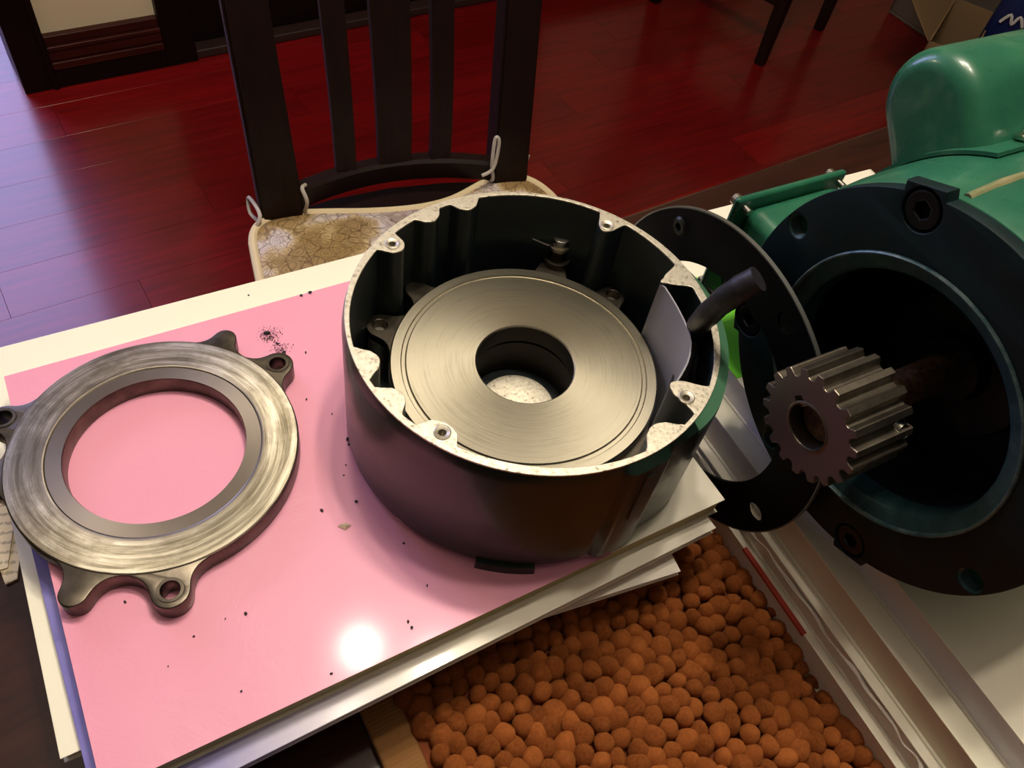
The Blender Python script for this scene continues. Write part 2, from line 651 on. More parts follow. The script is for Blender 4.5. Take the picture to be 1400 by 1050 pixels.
def tube(name, pts, r, n=12, sub=6, caps=True):
    """swept round tube through points (Catmull-Rom); r number or list"""
    P = [Vector(p) for p in pts]
    rs = r if isinstance(r, (list, tuple)) else [r] * len(P)
    path, rad = [], []
    for i in range(len(P) - 1):
        p0, p1, p2, p3 = P[max(i - 1, 0)], P[i], P[i + 1], P[min(i + 2, len(P) - 1)]
        for s in range(sub):
            t = s / sub
            path.append(0.5 * ((2 * p1) + (p2 - p0) * t + (2 * p0 - 5 * p1 + 4 * p2 - p3) * t * t + (3 * p1 - p0 - 3 * p2 + p3) * t ** 3))
            rad.append(rs[i] * (1 - t) + rs[i + 1] * t)
    path.append(P[-1])
    rad.append(rs[-1])
    v, f = [], []
    up = Vector((0.13, 0.21, 0.97))
    for i, p in enumerate(path):
        tg = (path[min(i + 1, len(path) - 1)] - path[max(i - 1, 0)]).normalized()
        a = tg.cross(up).normalized()
        up = a.cross(tg).normalized()
        for k in range(n):
            q = 2 * pi * k / n
            v.append(p + (a * cos(q) + up * sin(q)) * rad[i])
    m_ = len(path)
    for i in range(m_ - 1):
        for k in range(n):
            l = (k + 1) % n
            f.append((i * n + k, i * n + l, (i + 1) * n + l, (i + 1) * n + k))
    if caps:
        f.append(tuple(range(n - 1, -1, -1)))
        f.append(tuple(range((m_ - 1) * n, m_ * n)))
    return pydata(name, v, f)


def smoothstep(x):
    x = max(0.0, min(1.0, x))
    return x * x * (3 - 2 * x)


def dang(a, b):
    return (a - b + 180) % 360 - 180


def lugged(base, lugs, k=0.009, n=720):
    """outline of a round plate with filleted lugs: (angle, centre radius, lug radius)"""
    def sd(x, y):
        d = math.hypot(x, y) - base
        for c, rc, rl in lugs:
            ux, uy = cos(R(c)), sin(R(c))
            t = max(0.0, min(rc, x * ux + y * uy))
            e = math.hypot(x - ux * t, y - uy * t) - rl
            h = max(k - abs(d - e), 0.0) / k
            d = min(d, e) - h * h * k * 0.25
        return d
    out = []
    for i in range(n):
        a = 2 * pi * i / n
        lo, hi = base * 0.9, base + 0.03
        for _ in range(26):
            m_ = (lo + hi) / 2
            if sd(m_ * cos(a), m_ * sin(a)) < 0:
                lo = m_
            else:
                hi = m_
        out.append((lo * cos(a), lo * sin(a)))
    return out


# ================================================================== ROOM
FZ = -0.75
UA = R(41.5)
UU = Vector((cos(UA), sin(UA), 0))
VV = Vector((-sin(UA), cos(UA), 0))


def room(u, v, z):
    return UU * u + VV * v + Vector((0, 0, z))


floor = empty('floor', (0, 0, FZ), UA)
tag(floor, kind='structure')
obj('underlay', box('underlay', -1.6, 4.2, -1.6, 3.6, -0.04, -0.0155), 'floor_gap', floor, False)
PL, PW = 0.91, 0.119
pm = box('plank', 0.0003, PL - 0.0003, 0.0002, PW - 0.0002, -0.015, 0.0, 0.00012, 1)
pm.materials.append(M['floor'])
row = 0
v0 = -0.20
while v0 < 2.6:
    off = [0.17, 0.62, 0.38, 0.83, 0.05][row % 5] * PL
    u0 = -1.35 + off - PL
    while u0 < 3.9:
        near = v0 < 0.62 and u0 < 0.5
        if not near and (v0 < 1.9 or u0 < 0.2):
            p = bpy.data.objects.new('plank', pm)
            p.location = (u0, v0, random.uniform(-0.00004, 0.00004))
            link(p, floor)
        u0 += PL
    v0 += PW
    row += 1

WV = 1.892
wall = empty('wall_back', room(0, WV, FZ), UA)
tag(wall, kind='structure')
obj('wall_panel', box('wall_panel', 0.09, 0.46, 0.012, 0.14, 0, 2.65), 'wall', wall, False)
obj('wall_panel', box('wall_panel', 1.46, 4.2, 0.012, 0.14, 0, 2.65), 'wall', wall, False)
obj('wall_panel', box('wall_panel', 0.46, 1.46, 0.012, 0.14, 2.1, 2.65), 'wall', wall, False)
tr = empty('trim_1', room(0.086, WV, FZ), UA)
tag(tr, kind='structure')
obj('jamb', box('jamb', 0, 0.068, -0.012, 0.15, 0, 2.2, 0.002), 'trim', tr)
obj('jamb_bead', box('jamb_bead', 0.058, 0.07, -0.018, -0.012, 0, 2.2, 0.002), 'trim', tr)
tr2 = empty('trim_2', room(0.398, WV, FZ), UA)
tag(tr2, kind='structure')
obj('jamb', box('jamb', 0, 0.072, -0.012, 0.15, 0, 2.2, 0.002), 'trim', tr2)
obj('jamb', box('jamb', 1.03, 1.10, -0.012, 0.15, 0, 2.2, 0.002), 'trim', tr2)
bb = empty('baseboard_back', room(0.156, WV, FZ), UA)
tag(bb, kind='structure')
for nm, z0, z1, d, mt in (('board', 0, 0.045, 0.016, 'trim'), ('moulding', 0.045, 0.062, 0.020, 'baseboard'), ('moulding', 0.064, 0.088, 0.015, 'baseboard'),
                          ('moulding', 0.088, 0.098, 0.019, 'baseboard'), ('moulding', 0.098, 0.118, 0.010, 'baseboard')):
    obj(nm, box(nm, 0, 0.242, -d + 0.004, 0.012, z0, z1, 0.002), mt, bb)
bb2 = empty('baseboard_right', room(1.50, WV, FZ), UA)
tag(bb2, kind='structure')
obj('board', box('board', 0, 2.7, -0.012, 0.012, 0, 0.11, 0.003), 'trim', bb2)
door = empty('door_1', room(0.47, WV, FZ), UA)
tag(door, kind='structure')
obj('door_leaf', box('door_leaf', 0, 0.96, 0.03, 0.07, 0.025, 2.1, 0.002), 'trim', door)
for x0, x1 in ((0.10, 0.44), (0.52, 0.86)):
    obj('door_panel', box('door_panel', x0, x1, 0.02, 0.032, 0.18, 0.95, 0.008), 'trim', door)
obj('threshold', box('threshold', 0, 0.96, -0.006, 0.10, 0, 0.022, 0.004), 'strip', door)
ceil = empty('ceiling', (0, 0, 1.9), UA)
tag(ceil, kind='structure')
obj('ceiling_board', box('ceiling_board', -3.5, 4.2, -2.5, 4.5, 0, 0.05), 'ceiling', ceil, False)

# ------------------------------------------------------------------ dining table
TA = math.atan2(0.1971, 0.2253)
table = empty('dining_table', (0, 0, FZ), TA, 'dark lacquered wooden table carrying the books, mat and motor', 'table')
VE = 0.358
obj('tabletop', box('tabletop', -0.62, 1.05, -0.50, VE, 0.75 - 0.032, 0.75, 0.004), 'table', table)
obj('apron', box('apron', -0.54, 0.97, -0.42, VE - 0.08, 0.75 - 0.11, 0.75 - 0.032, 0.003), 'table', table)
for x in (-0.56, 0.92):
    for y in (-0.44, VE - 0.13):
        obj('leg', hull('leg', [(x + dx * s_, y + dy * s_, z) for z, s_ in ((0.0, 0.6), (0.72, 1.0)) for dx in (0, 0.07) for dy in (0, 0.07)], 0.003), 'table', table)


# ------------------------------------------------------------------ dining chairs
def chair_at(origin, rz, label, group):
    t = empty('dining_chair', origin, rz, label, 'chair', group)
    # local x along the seat back, y away from the table, z up from the floor
    W = 0.150
    lean = 0.105
    for sx, wb, wt in ((-1, 0.026, 0.020), (1, 0.025, 0.0205)):
        pts = []
        for z, y, hw, hd in ((0.0, 0.03, 0.016, 0.015), (0.43, 0.0, wb, 0.017), (0.47, 0.0, wb, 0.017), (0.75, 0.045, (wb + wt) / 2, 0.015), (0.97, 0.125, wt, 0.012)):
            xx = sx * (W + 0.030 * max(0, z - 0.47)) if sx < 0 else W + 0.012 * max(0, z - 0.47)
            pts.append([(xx - hw, y - hd, z), (xx + hw, y - hd, z), (xx + hw, y + hd, z), (xx - hw, y + hd, z)])
        v = [p for s_ in pts for p in s_]
        f = [(0, 3, 2, 1)]
        for i in range(len(pts) - 1):
            for k in range(4):
                f.append((i * 4 + k, i * 4 + (k + 1) % 4, i * 4 + 4 + (k + 1) % 4, i * 4 + 4 + k))
        f.append(tuple(len(v) - 4 + k for k in range(4)))
        bm = bmesh.new()
        me = pydata('back_post', v, f)
        bm.from_mesh(me)
        bmesh.ops.bevel(bm, geom=list(bm.edges), offset=0.003, segments=2, affect='EDGES')
        obj('back_post', from_bm('back_post', bm), 'chair', t)
    # slats
    for xc, hb, ht in ((-0.062, 0.0125, 0.0145), (0.002, 0.021, 0.026), (0.062, 0.013, 0.0145)):
        v, f = [], []
        for i in range(9):
            u = i / 8
            z = 0.49 + 0.44 * u
            bow = 0.022 * (1 - (xc / 0.15) ** 2)
            y = 0.005 + bow + 0.11 * u ** 1.6
            h = hb + (ht - hb) * u
            xx = xc * (1 + 0.05 * u)
            v += [(xx - h, y - 0.006, z), (xx + h, y - 0.006, z), (xx + h, y + 0.006, z), (xx - h, y + 0.006, z)]
        for i in range(8):
            for k in range(4):
                f.append((i * 4 + k, i * 4 + (k + 1) % 4, i * 4 + 4 + (k + 1) % 4, i * 4 + 4 + k))
        f += [(0, 3, 2, 1), (32, 33, 34, 35)]
        obj('slat', pydata('slat', v, f), 'chair', t, True, 30)
    # bowed rails
    for nm, z0, z1, y0 in (('lower_rail', 0.472, 0.500, 0.0), ('top_rail', 0.90, 0.985, 0.105)):
        v, f = [], []
        for i in range(17):
            x = -0.135 + 0.27 * i / 16
            y = y0 + 0.030 * (1 - (x / 0.135) ** 2)
            v += [(x, y - 0.011, z0), (x, y + 0.011, z0), (x, y + 0.011, z1 - 0.004), (x, y + 0.007, z1), (x, y - 0.007, z1), (x, y - 0.011, z1 - 0.004)]
        for i in range(16):
            for k in range(6):
                f.append((i * 6 + k, i * 6 + (k + 1) % 6, i * 6 + 6 + (k + 1) % 6, i * 6 + 6 + k))
        f += [tuple(range(5, -1, -1)), tuple(range(96, 102))]
        obj(nm, pydata(nm, v, f), 'chair', t, True, 40)
    # seat
    poly = [(-0.185, -0.01), (-0.16, 0.02), (-0.08, 0.036), (0, 0.042), (0.08, 0.036), (0.16, 0.02), (0.185, -0.01), (0.205, -0.38), (0.19, -0.40), (-0.19, -0.40), (-0.205, -0.38)]
    obj('seat', slab('seat', poly, 0.412, 0.445, 0.004), 'chair', t)
    obj('seat_rail', box('seat_rail', -0.175, 0.175, -0.37, 0.0, 0.36, 0.412, 0.003), 'chair', t)
    for x in (-0.165, 0.165):
        obj('leg', hull('leg', [(x + dx * s_, -0.36 + dy * s_, z) for z, s_ in ((0.0, 0.65), (0.41, 1.0)) for dx in (-0.02, 0.02) for dy in (-0.02, 0.02)], 0.002), 'chair', t)
        obj('stretcher', box('stretcher', x - 0.009, x + 0.009, -0.36, 0.02, 0.16, 0.19, 0.003), 'chair', t)
    return t


CA = R(30.5)
chair1 = chair_at((-0.1935, 0.835, FZ), CA, 'dark wooden slat-back chair with a floral cushion, drawn up to the table', 'dark dining chairs')


def copy_tree(o):
    c = o.copy()
    COL.objects.link(c)
    for ch in o.children:
        d = ch.copy()
        COL.objects.link(d)
        d.parent = c
    return c


chair2 = copy_tree(chair1)
chair2.location = (0.30, 2.58, FZ)
chair2.rotation_euler = (0, 0, R(55) - pi / 2 + R(90))
chair2['label'] = 'dark wooden chair without cushion, standing on the far floor near the boxes'

# cushion on the first chair (separate thing lying on the seat)
cush = empty('seat_cushion', (-0.1935, 0.835, FZ + 0.447), CA, 'beige floral seat cushion with cream piping tied onto the chair', 'cushion')
outl = []
for (x, y, r) in ((-0.185, -0.005, 0.035), (0.0, -0.030, 0.0), (0.165, 0.006, 0.0), (0.185, -0.01, 0.03), (0.20, -0.37, 0.03), (-0.20, -0.37, 0.03)):
    outl.append((x, y, r))
raw = [(-0.196, -0.06), (-0.190, -0.030), (-0.176, -0.014), (-0.150, -0.008), (-0.110, -0.012), (-0.05, -0.026), (0.01, -0.034), (0.06, -0.030), (0.10, -0.012), (0.130, 0.002),
       (0.158, 0.004), (0.182, -0.012), (0.196, -0.040), (0.202, -0.08), (0.206, -0.34), (0.19, -0.372), (0.15, -0.38), (-0.15, -0.38), (-0.19, -0.372), (-0.206, -0.34)]


def chaikin(P, k=2):
    for _ in range(k):
        Q = []
        for i in range(len(P)):
            a, b = P[i], P[(i + 1) % len(P)]
            Q += [(0.75 * a[0] + 0.25 * b[0], 0.75 * a[1] + 0.25 * b[1]), (0.25 * a[0] + 0.75 * b[0], 0.25 * a[1] + 0.75 * b[1])]
        P = Q
    return P


cp = chaikin(raw)
v, f = [], []
cx_, cy_ = 0.0, -0.19
N = len(cp)
levels = [(1.0, 0.002), (1.0, 0.016), (0.985, 0.022), (0.90, 0.027), (0.7, 0.031), (0.4, 0.033), (0.1, 0.034)]
for s_, z in levels:
    for (x, y) in cp:
        v.append((cx_ + (x - cx_) * s_, cy_ + (y - cy_) * s_, z))
for i in range(len(levels) - 1):
    for k in range(N):
        l = (k + 1) % N
        f.append((i * N + k, i * N + l, i * N + N + l, i * N + N + k))
f.append(tuple(range((len(levels) - 1) * N, len(levels) * N)))
f.append(tuple(range(N - 1, -1, -1)))
obj('cover', pydata('cover', v, f), 'cushion', cush, True, 60)
pp = [(x, y, 0.020) for x, y in cp[::2]]
obj('piping', tube('piping', pp + [pp[0]], 0.0055, 10, 3, False), 'piping', cush)
for px_, sgn in ((-0.15, -1), (0.15, 1)):
    if sgn < 0:
        loops = [[(-0.176, -0.012, 0.014), (-0.186, 0.012, 0.014), (-0.184, 0.022, 0.03), (-0.178, -0.02, 0.035), (-0.19, -0.022, 0.01), (-0.187, -0.016, -0.015)],
                 [(-0.125, -0.010, 0.018), (-0.121, -0.02, 0.045), (-0.124, -0.012, 0.06), (-0.118, 0.0, 0.055)]]
    else:
        loops = [[(0.128, 0.0, 0.018), (0.122, -0.02, 0.04), (0.117, -0.022, 0.065), (0.119, -0.018, 0.10), (0.124, -0.02, 0.095), (0.119, -0.024, 0.06), (0.104, -0.024, 0.05)],
                 [(0.172, 0.0, 0.02), (0.180, 0.002, 0.05), (0.178, 0.006, 0.035)]]
    for L in loops:
        obj('tie_cord', tube('tie_cord', L, 0.0024, 8, 5), 'tie', cush)

# ------------------------------------------------------------------ things in the far right corner
crate = empty('storage_crate', (1.14, 2.86, FZ), R(-50), 'grey open plastic crate on the floor near the far boxes', 'crate')
obj('crate_base', box('crate_base', -0.02, 0.34, -0.26, 0.02, 0, 0.01, 0.003), 'grey_crate', crate)
for nm, b4 in (('crate_wall', (-0.02, 0.34, 0.008, 0.02)), ('crate_wall', (-0.02, 0.34, -0.26, -0.248)), ('crate_wall', (-0.02, -0.008, -0.26, 0.02)), ('crate_wall', (0.328, 0.34, -0.26, 0.02))):
    obj(nm, box(nm, b4[0], b4[1], b4[2], b4[3], 0.01, 0.13, 0.003), 'grey_crate', crate)
obj('crate_rim', plate('crate_rim', [[(-0.03, -0.27), (0.35, -0.27), (0.35, 0.03), (-0.03, 0.03)], [(-0.01, -0.25), (-0.01, 0.01), (0.33, 0.01), (0.33, -0.25)]], 0.13, 0.142, 0.002), 'grey_crate', crate)
ce1, ce2 = at(1270, 56, FZ + 0.22), at(1304, 0, FZ + 0.22)
cb = empty('cardboard_box', (ce1.x, ce1.y, FZ), math.atan2(ce2.y - ce1.y, ce2.x - ce1.x), 'brown cardboard box with an open flap beside the grey crate', 'box')
for nm, b4 in (('box_side', (0, 0.30, -0.004, 0)), ('box_side', (0, 0.30, -0.11, -0.106)), ('box_side', (0, 0.004, -0.11, 0)), ('box_side', (0.296, 0.30, -0.11, 0))):
    obj(nm, box(nm, b4[0], b4[1], b4[2], b4[3], 0, 0.22), 'cardboard', cb, False)
obj('box_base', box('box_base', 0, 0.30, -0.11, 0, 0, 0.004), 'cardboard', cb, False)
obj('flap', hull('flap', [(0.0, 0.0, 0.22), (0.30, 0.0, 0.22), (0.29, 0.09, 0.30), (0.01, 0.09, 0.30), (0.0, 0.003, 0.219), (0.30, 0.003, 0.219), (0.29, 0.093, 0.298), (0.01, 0.093, 0.298)]), 'cardboard', cb, False)
bagp = at(1342, 44, FZ + 0.22)
bag = empty('packet', (bagp.x, bagp.y, FZ), math.atan2(-bagp.x, bagp.y), 'navy blue glossy packet with a white scrawl beside the cardboard box', 'packet')
v, f = [], []
for i, (z, s_) in enumerate(((0.0, 0.90), (0.02, 1.0), (0.16, 1.0), (0.26, 0.96), (0.33, 0.80), (0.36, 0.55))):
    for k in range(24):
        t = 2 * pi * k / 24
        c_, q_ = cos(t), sin(t)
        n_ = (abs(c_) ** 5 + abs(q_) ** 5) ** (-1 / 5)
        v.append((0.11 + 0.11 * c_ * n_ * (0.9 + 0.1 * s_), 0.055 + 0.055 * q_ * n_ * s_ * (1 + 0.05 * sin(5 * t + i)), z))
for i in range(5):
    for k in range(24):
        l = (k + 1) % 24
        f.append((i * 24 + k, i * 24 + l, i * 24 + 24 + l, i * 24 + 24 + k))
f += [tuple(range(23, -1, -1)), tuple(range(120, 144))]
obj('packet_body', pydata('packet_body', v, f), 'blue_bag', bag, True, 60)
obj('white_mark', tube('white_mark', [(0.025, -0.0005, 0.258), (0.040, -0.0005, 0.282), (0.052, -0.0005, 0.262), (0.062, -0.0005, 0.284), (0.078, -0.0005, 0.264)], 0.004, 6, 4), 'white_mark', bag)
tb = empty('carton', (1.66, 2.40, FZ), R(50), 'tan carton standing behind the navy packet', 'carton')
obj('carton_body', box('carton_body', -0.1, 0.25, -0.02, 0.2, 0, 0.26, 0.003), 'cardboard', tb)
obj('tape_strip', box('tape_strip', 0.05, 0.10, -0.0205, 0.2005, 0.0, 0.2605), 'pages_brown', tb, False)

# ================================================================== ON THE TABLE
# ------------------------------------------------------------------ orange chenille mat
MA = math.atan2(0.61, 0.79)
mat = empty('chenille_mat', (0, 0, 0), MA, 'burnt orange chenille mat with plump tufts, spread over the table under the books', 'mat')
mx0, mx1, my0, my1 = 0.049, 0.66, -0.26, 0.341
obj('backing', box('backing', mx0 + 0.004, mx1, my0, my1, 0.0, 0.006, 0.002), 'mat_base', mat)
for nm, x0, x1, y0, y1 in (('binding', mx0 - 0.010, mx0 + 0.009, my0, my1),):
    obj(nm, box(nm, x0, x1, y0, y1, 0.0005, 0.008, 0.002), 'binding', mat)
tm = []
for q in range(10):
    bm = bmesh.new()
    bmesh.ops.create_icosphere(bm, subdivisions=3 if q < 5 else 2, radius=1.0)
    rr = random.Random(q % 5)
    ph = [rr.uniform(0, 6.28) for _ in range(6)]
    for vv in bm.verts:
        c = vv.co.copy()
        k = 1 + 0.05 * sin(3 * c.x + ph[0]) + 0.05 * sin(3 * c.y + ph[1]) + 0.04 * sin(4 * c.z + ph[2]) + 0.02 * sin(17 * c.x + ph[3]) * sin(15 * c.y + ph[4]) + 0.02 * sin(19 * c.z + ph[5])
        vv.co = Vector((c.x * k * 0.0056, c.y * k * 0.0053, c.z * k * 0.0070))
    me = from_bm('tuft', bm)
    me.materials.append(M['chenille'])
    me.polygons.foreach_set('use_smooth', [True] * len(me.polygons))
    tm.append(me)
MX = Matrix.Rotation(MA, 3, 'Z')
spots = []
y = my0 + 0.006
r_ = 0
while y < my1 - 0.004:
    x = mx0 + 0.013 + (0.0047 if r_ % 2 else 0)
    while x < mx1 - 0.004:
        xx = x + random.uniform(-0.0016, 0.0016) + 0.002 * sin(y * 90)
        yy = y + random.uniform(-0.0014, 0.0014) + 0.0015 * sin(x * 70)
        W_ = MX @ Vector((xx, yy, 0))
        d = W_.x * RIGHT + Vector((0, 0, 0))
        rel = Vector((W_.x, W_.y, 0.012 - ZC))
        cz = rel.dot(FWD)
        px = 700 + FPX * rel.dot(RIGHT) / cz if cz > 0 else -9999
        py = 525 + FPX * rel.dot(DOWN) / cz if cz > 0 else -9999
        # below the book stacks the pile is pressed flat and hidden
        ax = W_.x * 0.806 + W_.y * 0.592
        e2 = W_.x * 0.61 - W_.y * 0.79
        under_motor = ax > 0.262 and -0.06 < (-0.592 * W_.x + 0.806 * W_.y) < 0.27 and ax < 0.46
        lx = (W_.x + 0.2675) * 0.7923 + (W_.y - 0.2601) * 0.6101
        ly = (W_.x + 0.2675) * 0.6101 - (W_.y - 0.2601) * 0.7923
        under_books = lx < 0.27 and 0.03 < ly < 0.185
        if not under_motor and not under_books:
            spots.append((cz, -60 < px < 1460 and -60 < py < 1110, xx, yy))
        x += 0.0094
    y += 0.0080
    r_ += 1
spots.sort(key=lambda s: (not s[1], s[0]))
rest = bmesh.new()
for i, (cz, vis, xx, yy) in enumerate(spots):
    me = tm[i % 5 + (0 if i < 300 else 5)]
    s_ = random.uniform(0.82, 1.14)
    tilt = (random.uniform(-0.45, 0.45), random.uniform(-0.45, 0.45), random.uniform(0, 6.28))
    loc = Vector((xx, yy, 0.0095 + 0.0028 * sin(xx * 60 + 1) * sin(yy * 75) + random.uniform(-0.001, 0.001)))
    from mathutils import Euler
    mw = Matrix.Translation(loc) @ Euler(tilt).to_matrix().to_4x4() @ Matrix.Diagonal((s_, s_ * random.uniform(0.85, 1.15), s_, 1))
    if i < 300:
        o = bpy.data.objects.new('tuft', me)
        o.matrix_local = mw
        link(o, mat)
    else:
        n0 = len(rest.verts)
        rest.from_mesh(me)
        rest.verts.ensure_lookup_table()
        for q in range(n0, len(rest.verts)):
            rest.verts[q].co = mw @ rest.verts[q].co
me = bpy.data.meshes.new('tuft_pile')
rest.to_mesh(me)
rest.free()
tp = obj('tuft_pile', me, 'chenille', mat)
tp.data.polygons.foreach_set('use_smooth', [True] * len(tp.data.polygons))
tp['kind'] = 'stuff'


# ------------------------------------------------------------------ books
def book(name, corner, ang, L, W, z0, z1, cover, pages, label, group=None, cov=0.0006, inset=0.0015, spine_at=None, round_c=0.0):
    """corner: far-left corner; x along the long edge, y towards the front (negative local y)"""
    t = empty(name, (corner[0], corner[1], z0), ang, label, 'book', group)
    h = z1 - z0
    obj('back_cover', box('back_cover', 0, L, -W, 0, 0, cov, cov * 0.4), cover, t)
    obj('page_block', box('page_block', inset, L - inset, -W + inset, -0.0005, cov, h - cov), pages, t, False)
    obj('front_cover', box('front_cover', 0, L, -W, 0, h - cov, h, cov * 0.4), cover, t)
    obj('spine', box('spine', -0.0006, L * 0 + 0.0012, -W, 0, 0, h, 0.0004) if spine_at == 'left' else box('spine', 0, L, -0.0006, 0.0012, 0, h, 0.0004), cover, t)
    return t


A1 = R(37.6)
p_tl = at(8, 517, 0.0705)
pink = book('book', p_tl, A1, 0.2985, 0.2115, 0.0575, 0.0705, 'white_cover', 'pages', 'pink covered book with a white right end, topmost of the left stack')
obj('cover_panel', box('cover_panel', -0.0006, 0.228, -0.2121, 0.0012, 0.0129, 0.01325, 0.0001), 'pink', pink)
pink.children[-1]['label'] = 'glossy pink front cover sheet'
# middle book: purple fading to white
b_l1 = at(46, 763, 0.0570)
b_l2 = at(119, 1045, 0.0570)
b_r = at(979, 722, 0.0570)
A2 = R(38.4)
e1 = Vector((cos(A2), sin(A2), 0))
e2 = Vector((sin(A2), -cos(A2), 0))
Lb = (b_r - b_l1).dot(e1)
Wb = 0.2115
corner = b_r - e1 * Lb - e2 * Wb
blue = book('book', corner, A2, Lb, Wb, 0.0515, 0.0573, 'blue_cover', 'pages_grey', 'thin book with a purple to white cover, middle of the left stack')
# lowest visible book: cream, slightly rotated
c_l1 = at(11, 711, 0.0513)
c_bl = at(82, 1038, 0.0513)
c_br = at(932, 772, 0.0513)
c_t = at(0, 477, 0.0513)
A3 = R(37.2)
e1 = Vector((cos(A3), sin(A3), 0))
e2 = Vector((sin(A3), -cos(A3), 0))
Lc = 0.297
Wc = (c_bl - c_t).dot(e2)
cream = book('book', c_bl - e2 * Wc, A3, Lc, Wc, 0.0449, 0.0513, 'cream_cover', 'pages_grey', 'large cream white book sticking out at the back and left of the left stack')
# thin booklet below, turned so that its right corner pokes out over the mat
k0, k1 = at(800, 823, 0.0447), at(920, 784.5, 0.0447)
A4 = math.atan2(k1.y - k0.y, k1.x - k0.x)
f1 = Vector((cos(A4), sin(A4), 0))
f2 = Vector((sin(A4), -cos(A4), 0))
kc = at(931, 781, 0.0447)
book('booklet', kc - f1 * 0.20 - f2 * 0.14, A4, 0.20, 0.14, 0.0400, 0.0447, 'pages_grey', 'pages_grey', 'thin greyish booklet whose corner pokes out under the left stack')
# the stack rests on a smaller thick volume that it overhangs
cc = c_bl - e2 * Wc
s1 = cc + e1 * 0.055 + e2 * 0.03
book('book', s1, A3, Lc - 0.08, Wc - 0.085, 0.0065, 0.0398, 'dark_book', 'pages_brown', 'thick dark book hidden under the overhanging cream book')

# ------------------------------------------------------------------ books under the motor
AXV = Vector((0.815, 0.579, 0)).normalized()      # into the stack
ALV = Vector((-AXV.y, AXV.x, 0))                  # along it, away
AM = math.atan2(AXV.y, AXV.x)


def stack_book(a0, a1, d0, d1, z0, z1, cover, pages, label, inset=0.0015, cov=0.0008):
    t = empty('book', AXV * a0 + ALV * d0 + Vector((0, 0, z0)), AM, label, 'book')
    h = z1 - z0
    obj('back_cover', box('back_cover', 0, a1 - a0, 0, d1 - d0, 0, cov, cov * .4), cover, t)
    obj('page_block', box('page_block', inset, a1 - a0 - inset, inset, d1 - d0 - inset, cov, h - cov), pages, t, False)
    obj('front_cover', box('front_cover', 0, a1 - a0, 0, d1 - d0, h - cov, h, cov * .4), cover, t)
    obj('spine', box('spine', a1 - a0 - 0.0012, a1 - a0 + 0.0006, 0, d1 - d0, 0, h, 0.0004), cover, t)
    return t


sb1 = stack_book(0.2515, 0.47, -0.060, 0.285, 0.0065, 0.0285, 'white_cover', 'pages_grey', 'thick white book with a red edge label at the bottom of the motor stack')
obj('edge_label', box('edge_label', -0.0008, 0.0018, 0.115, 0.168, 0.0205, 0.0223), 'red_print', sb1, False)
sb2 = stack_book(0.256, 0.47, -0.052, 0.288, 0.0287, 0.0440, 'white_cover', 'pages_grey', 'worn book with a crinkled clear wrapper, second in the motor stack')
wr = []
for i in range(40):
    d = -0.03 + 0.28 * i / 39
    wr.append((0.0 + random.uniform(-0.0012, 0.0008), d + 0.052, 0.011 + random.uniform(-0.0012, 0.0012)))
obj('wrapper_fold', tube('wrapper_fold', wr, [random.uniform(0.0004, 0.0016) for _ in wr], 6, 3), 'wrap', sb2)
sb3 = stack_book(0.2615, 0.47, -0.050, 0.286, 0.0442, 0.0660, 'cream_cover', 'pages_brown', 'thick book with tan page edges, third in the motor stack')
sb4 = stack_book(0.2735, 0.485, -0.048, 0.302, 0.0662, 0.0855, 'white_cover', 'pages_lilac', 'white covered book with a lime green panel, directly under the green motor')
obj('cover_panel', box('cover_panel', 0.0, 0.075, 0.226, 0.300, 0.0193, 0.0196), 'green_print', sb4, False)
sb4.children[-1]['label'] = 'lime green printed panel'

# newspaper at the left edge, lying on the table
n0 = at(0, 690, 0.0)
news = empty('newspaper', (0, 0, 0), 0, 'folded newsprint sheets on the dark table under the cream book', 'newspaper')
q1, q2, q3, q4 = at(-60, 640, 0.001), at(30, 650, 0.001), at(24, 792, 0.001), at(-50, 815, 0.001)
obj('sheet', slab('sheet', [q1, q2, at(12, 778, 0.001), at(-60, 800, .001)], 0.002, 0.0028), 'newsprint', news, False)
obj('sheet', slab('sheet', [q1 + Vector((0.004, 0, 0)), at(40, 660, 0.001), q3, at(8, 800, 0.001)], 0.0003, 0.0018), 'newsprint', news, False)

# ------------------------------------------------------------------ loose ring plate on the pink book
rp_c = (-0.1572, 0.1930)
rp = empty('ring_plate', (rp_c[0], rp_c[1], 0.0708), 0, 'worn steel brake ring with bolt lugs lying on the pink book', 'ring plate')
lugs = [(59, 0.0718, 0.0078), (85.5, 0.0716, 0.0056), (-62.3, 0.0738, 0.0082), (-92, 0.0745, 0.0062), (181, 0.0725, 0.0074), (208, 0.0716, 0.0056)]
outl = lugged(0.0648, lugs, 0.011)
holes = [circ(pol((0, 0), 0.0718, 59), 0.0040, 28), circ(pol((0, 0), 0.0738, -62.3), 0.0040, 28), circ(pol((0, 0), 0.0725, 181), 0.0040, 28)]
obj('lugged_plate', plate('lugged_plate', [outl, circ((0, 0), 0.0402, 160)] + holes, 0.0, 0.0102, 0.0008, 2), 'oiled', rp)
obj('friction_face', lathe('friction_face', [(0.0405, 0.0100), (0.0405, 0.01035), (0.0472, 0.0104), (0.0478, 0.0108), (0.0484, 0.0109), (0.0600, 0.0110), (0.0640, 0.0109), (0.0645, 0.0106), (0.0645, 0.0100)], 180), 'ring_face', rp, True, 8)
for hx, hy in (pol((0, 0), 0.0718, 59), pol((0, 0), 0.0738, -62.3), pol((0, 0), 0.0725, 181)):
    me = lathe('hole_rim', [(0.0042, 0.0100), (0.0042, 0.0106), (0.0056, 0.0106), (0.0058, 0.0101)], 32)
    o = obj('hole_rim', me, 'oiled', rp)
    o.location = (hx, hy, 0)

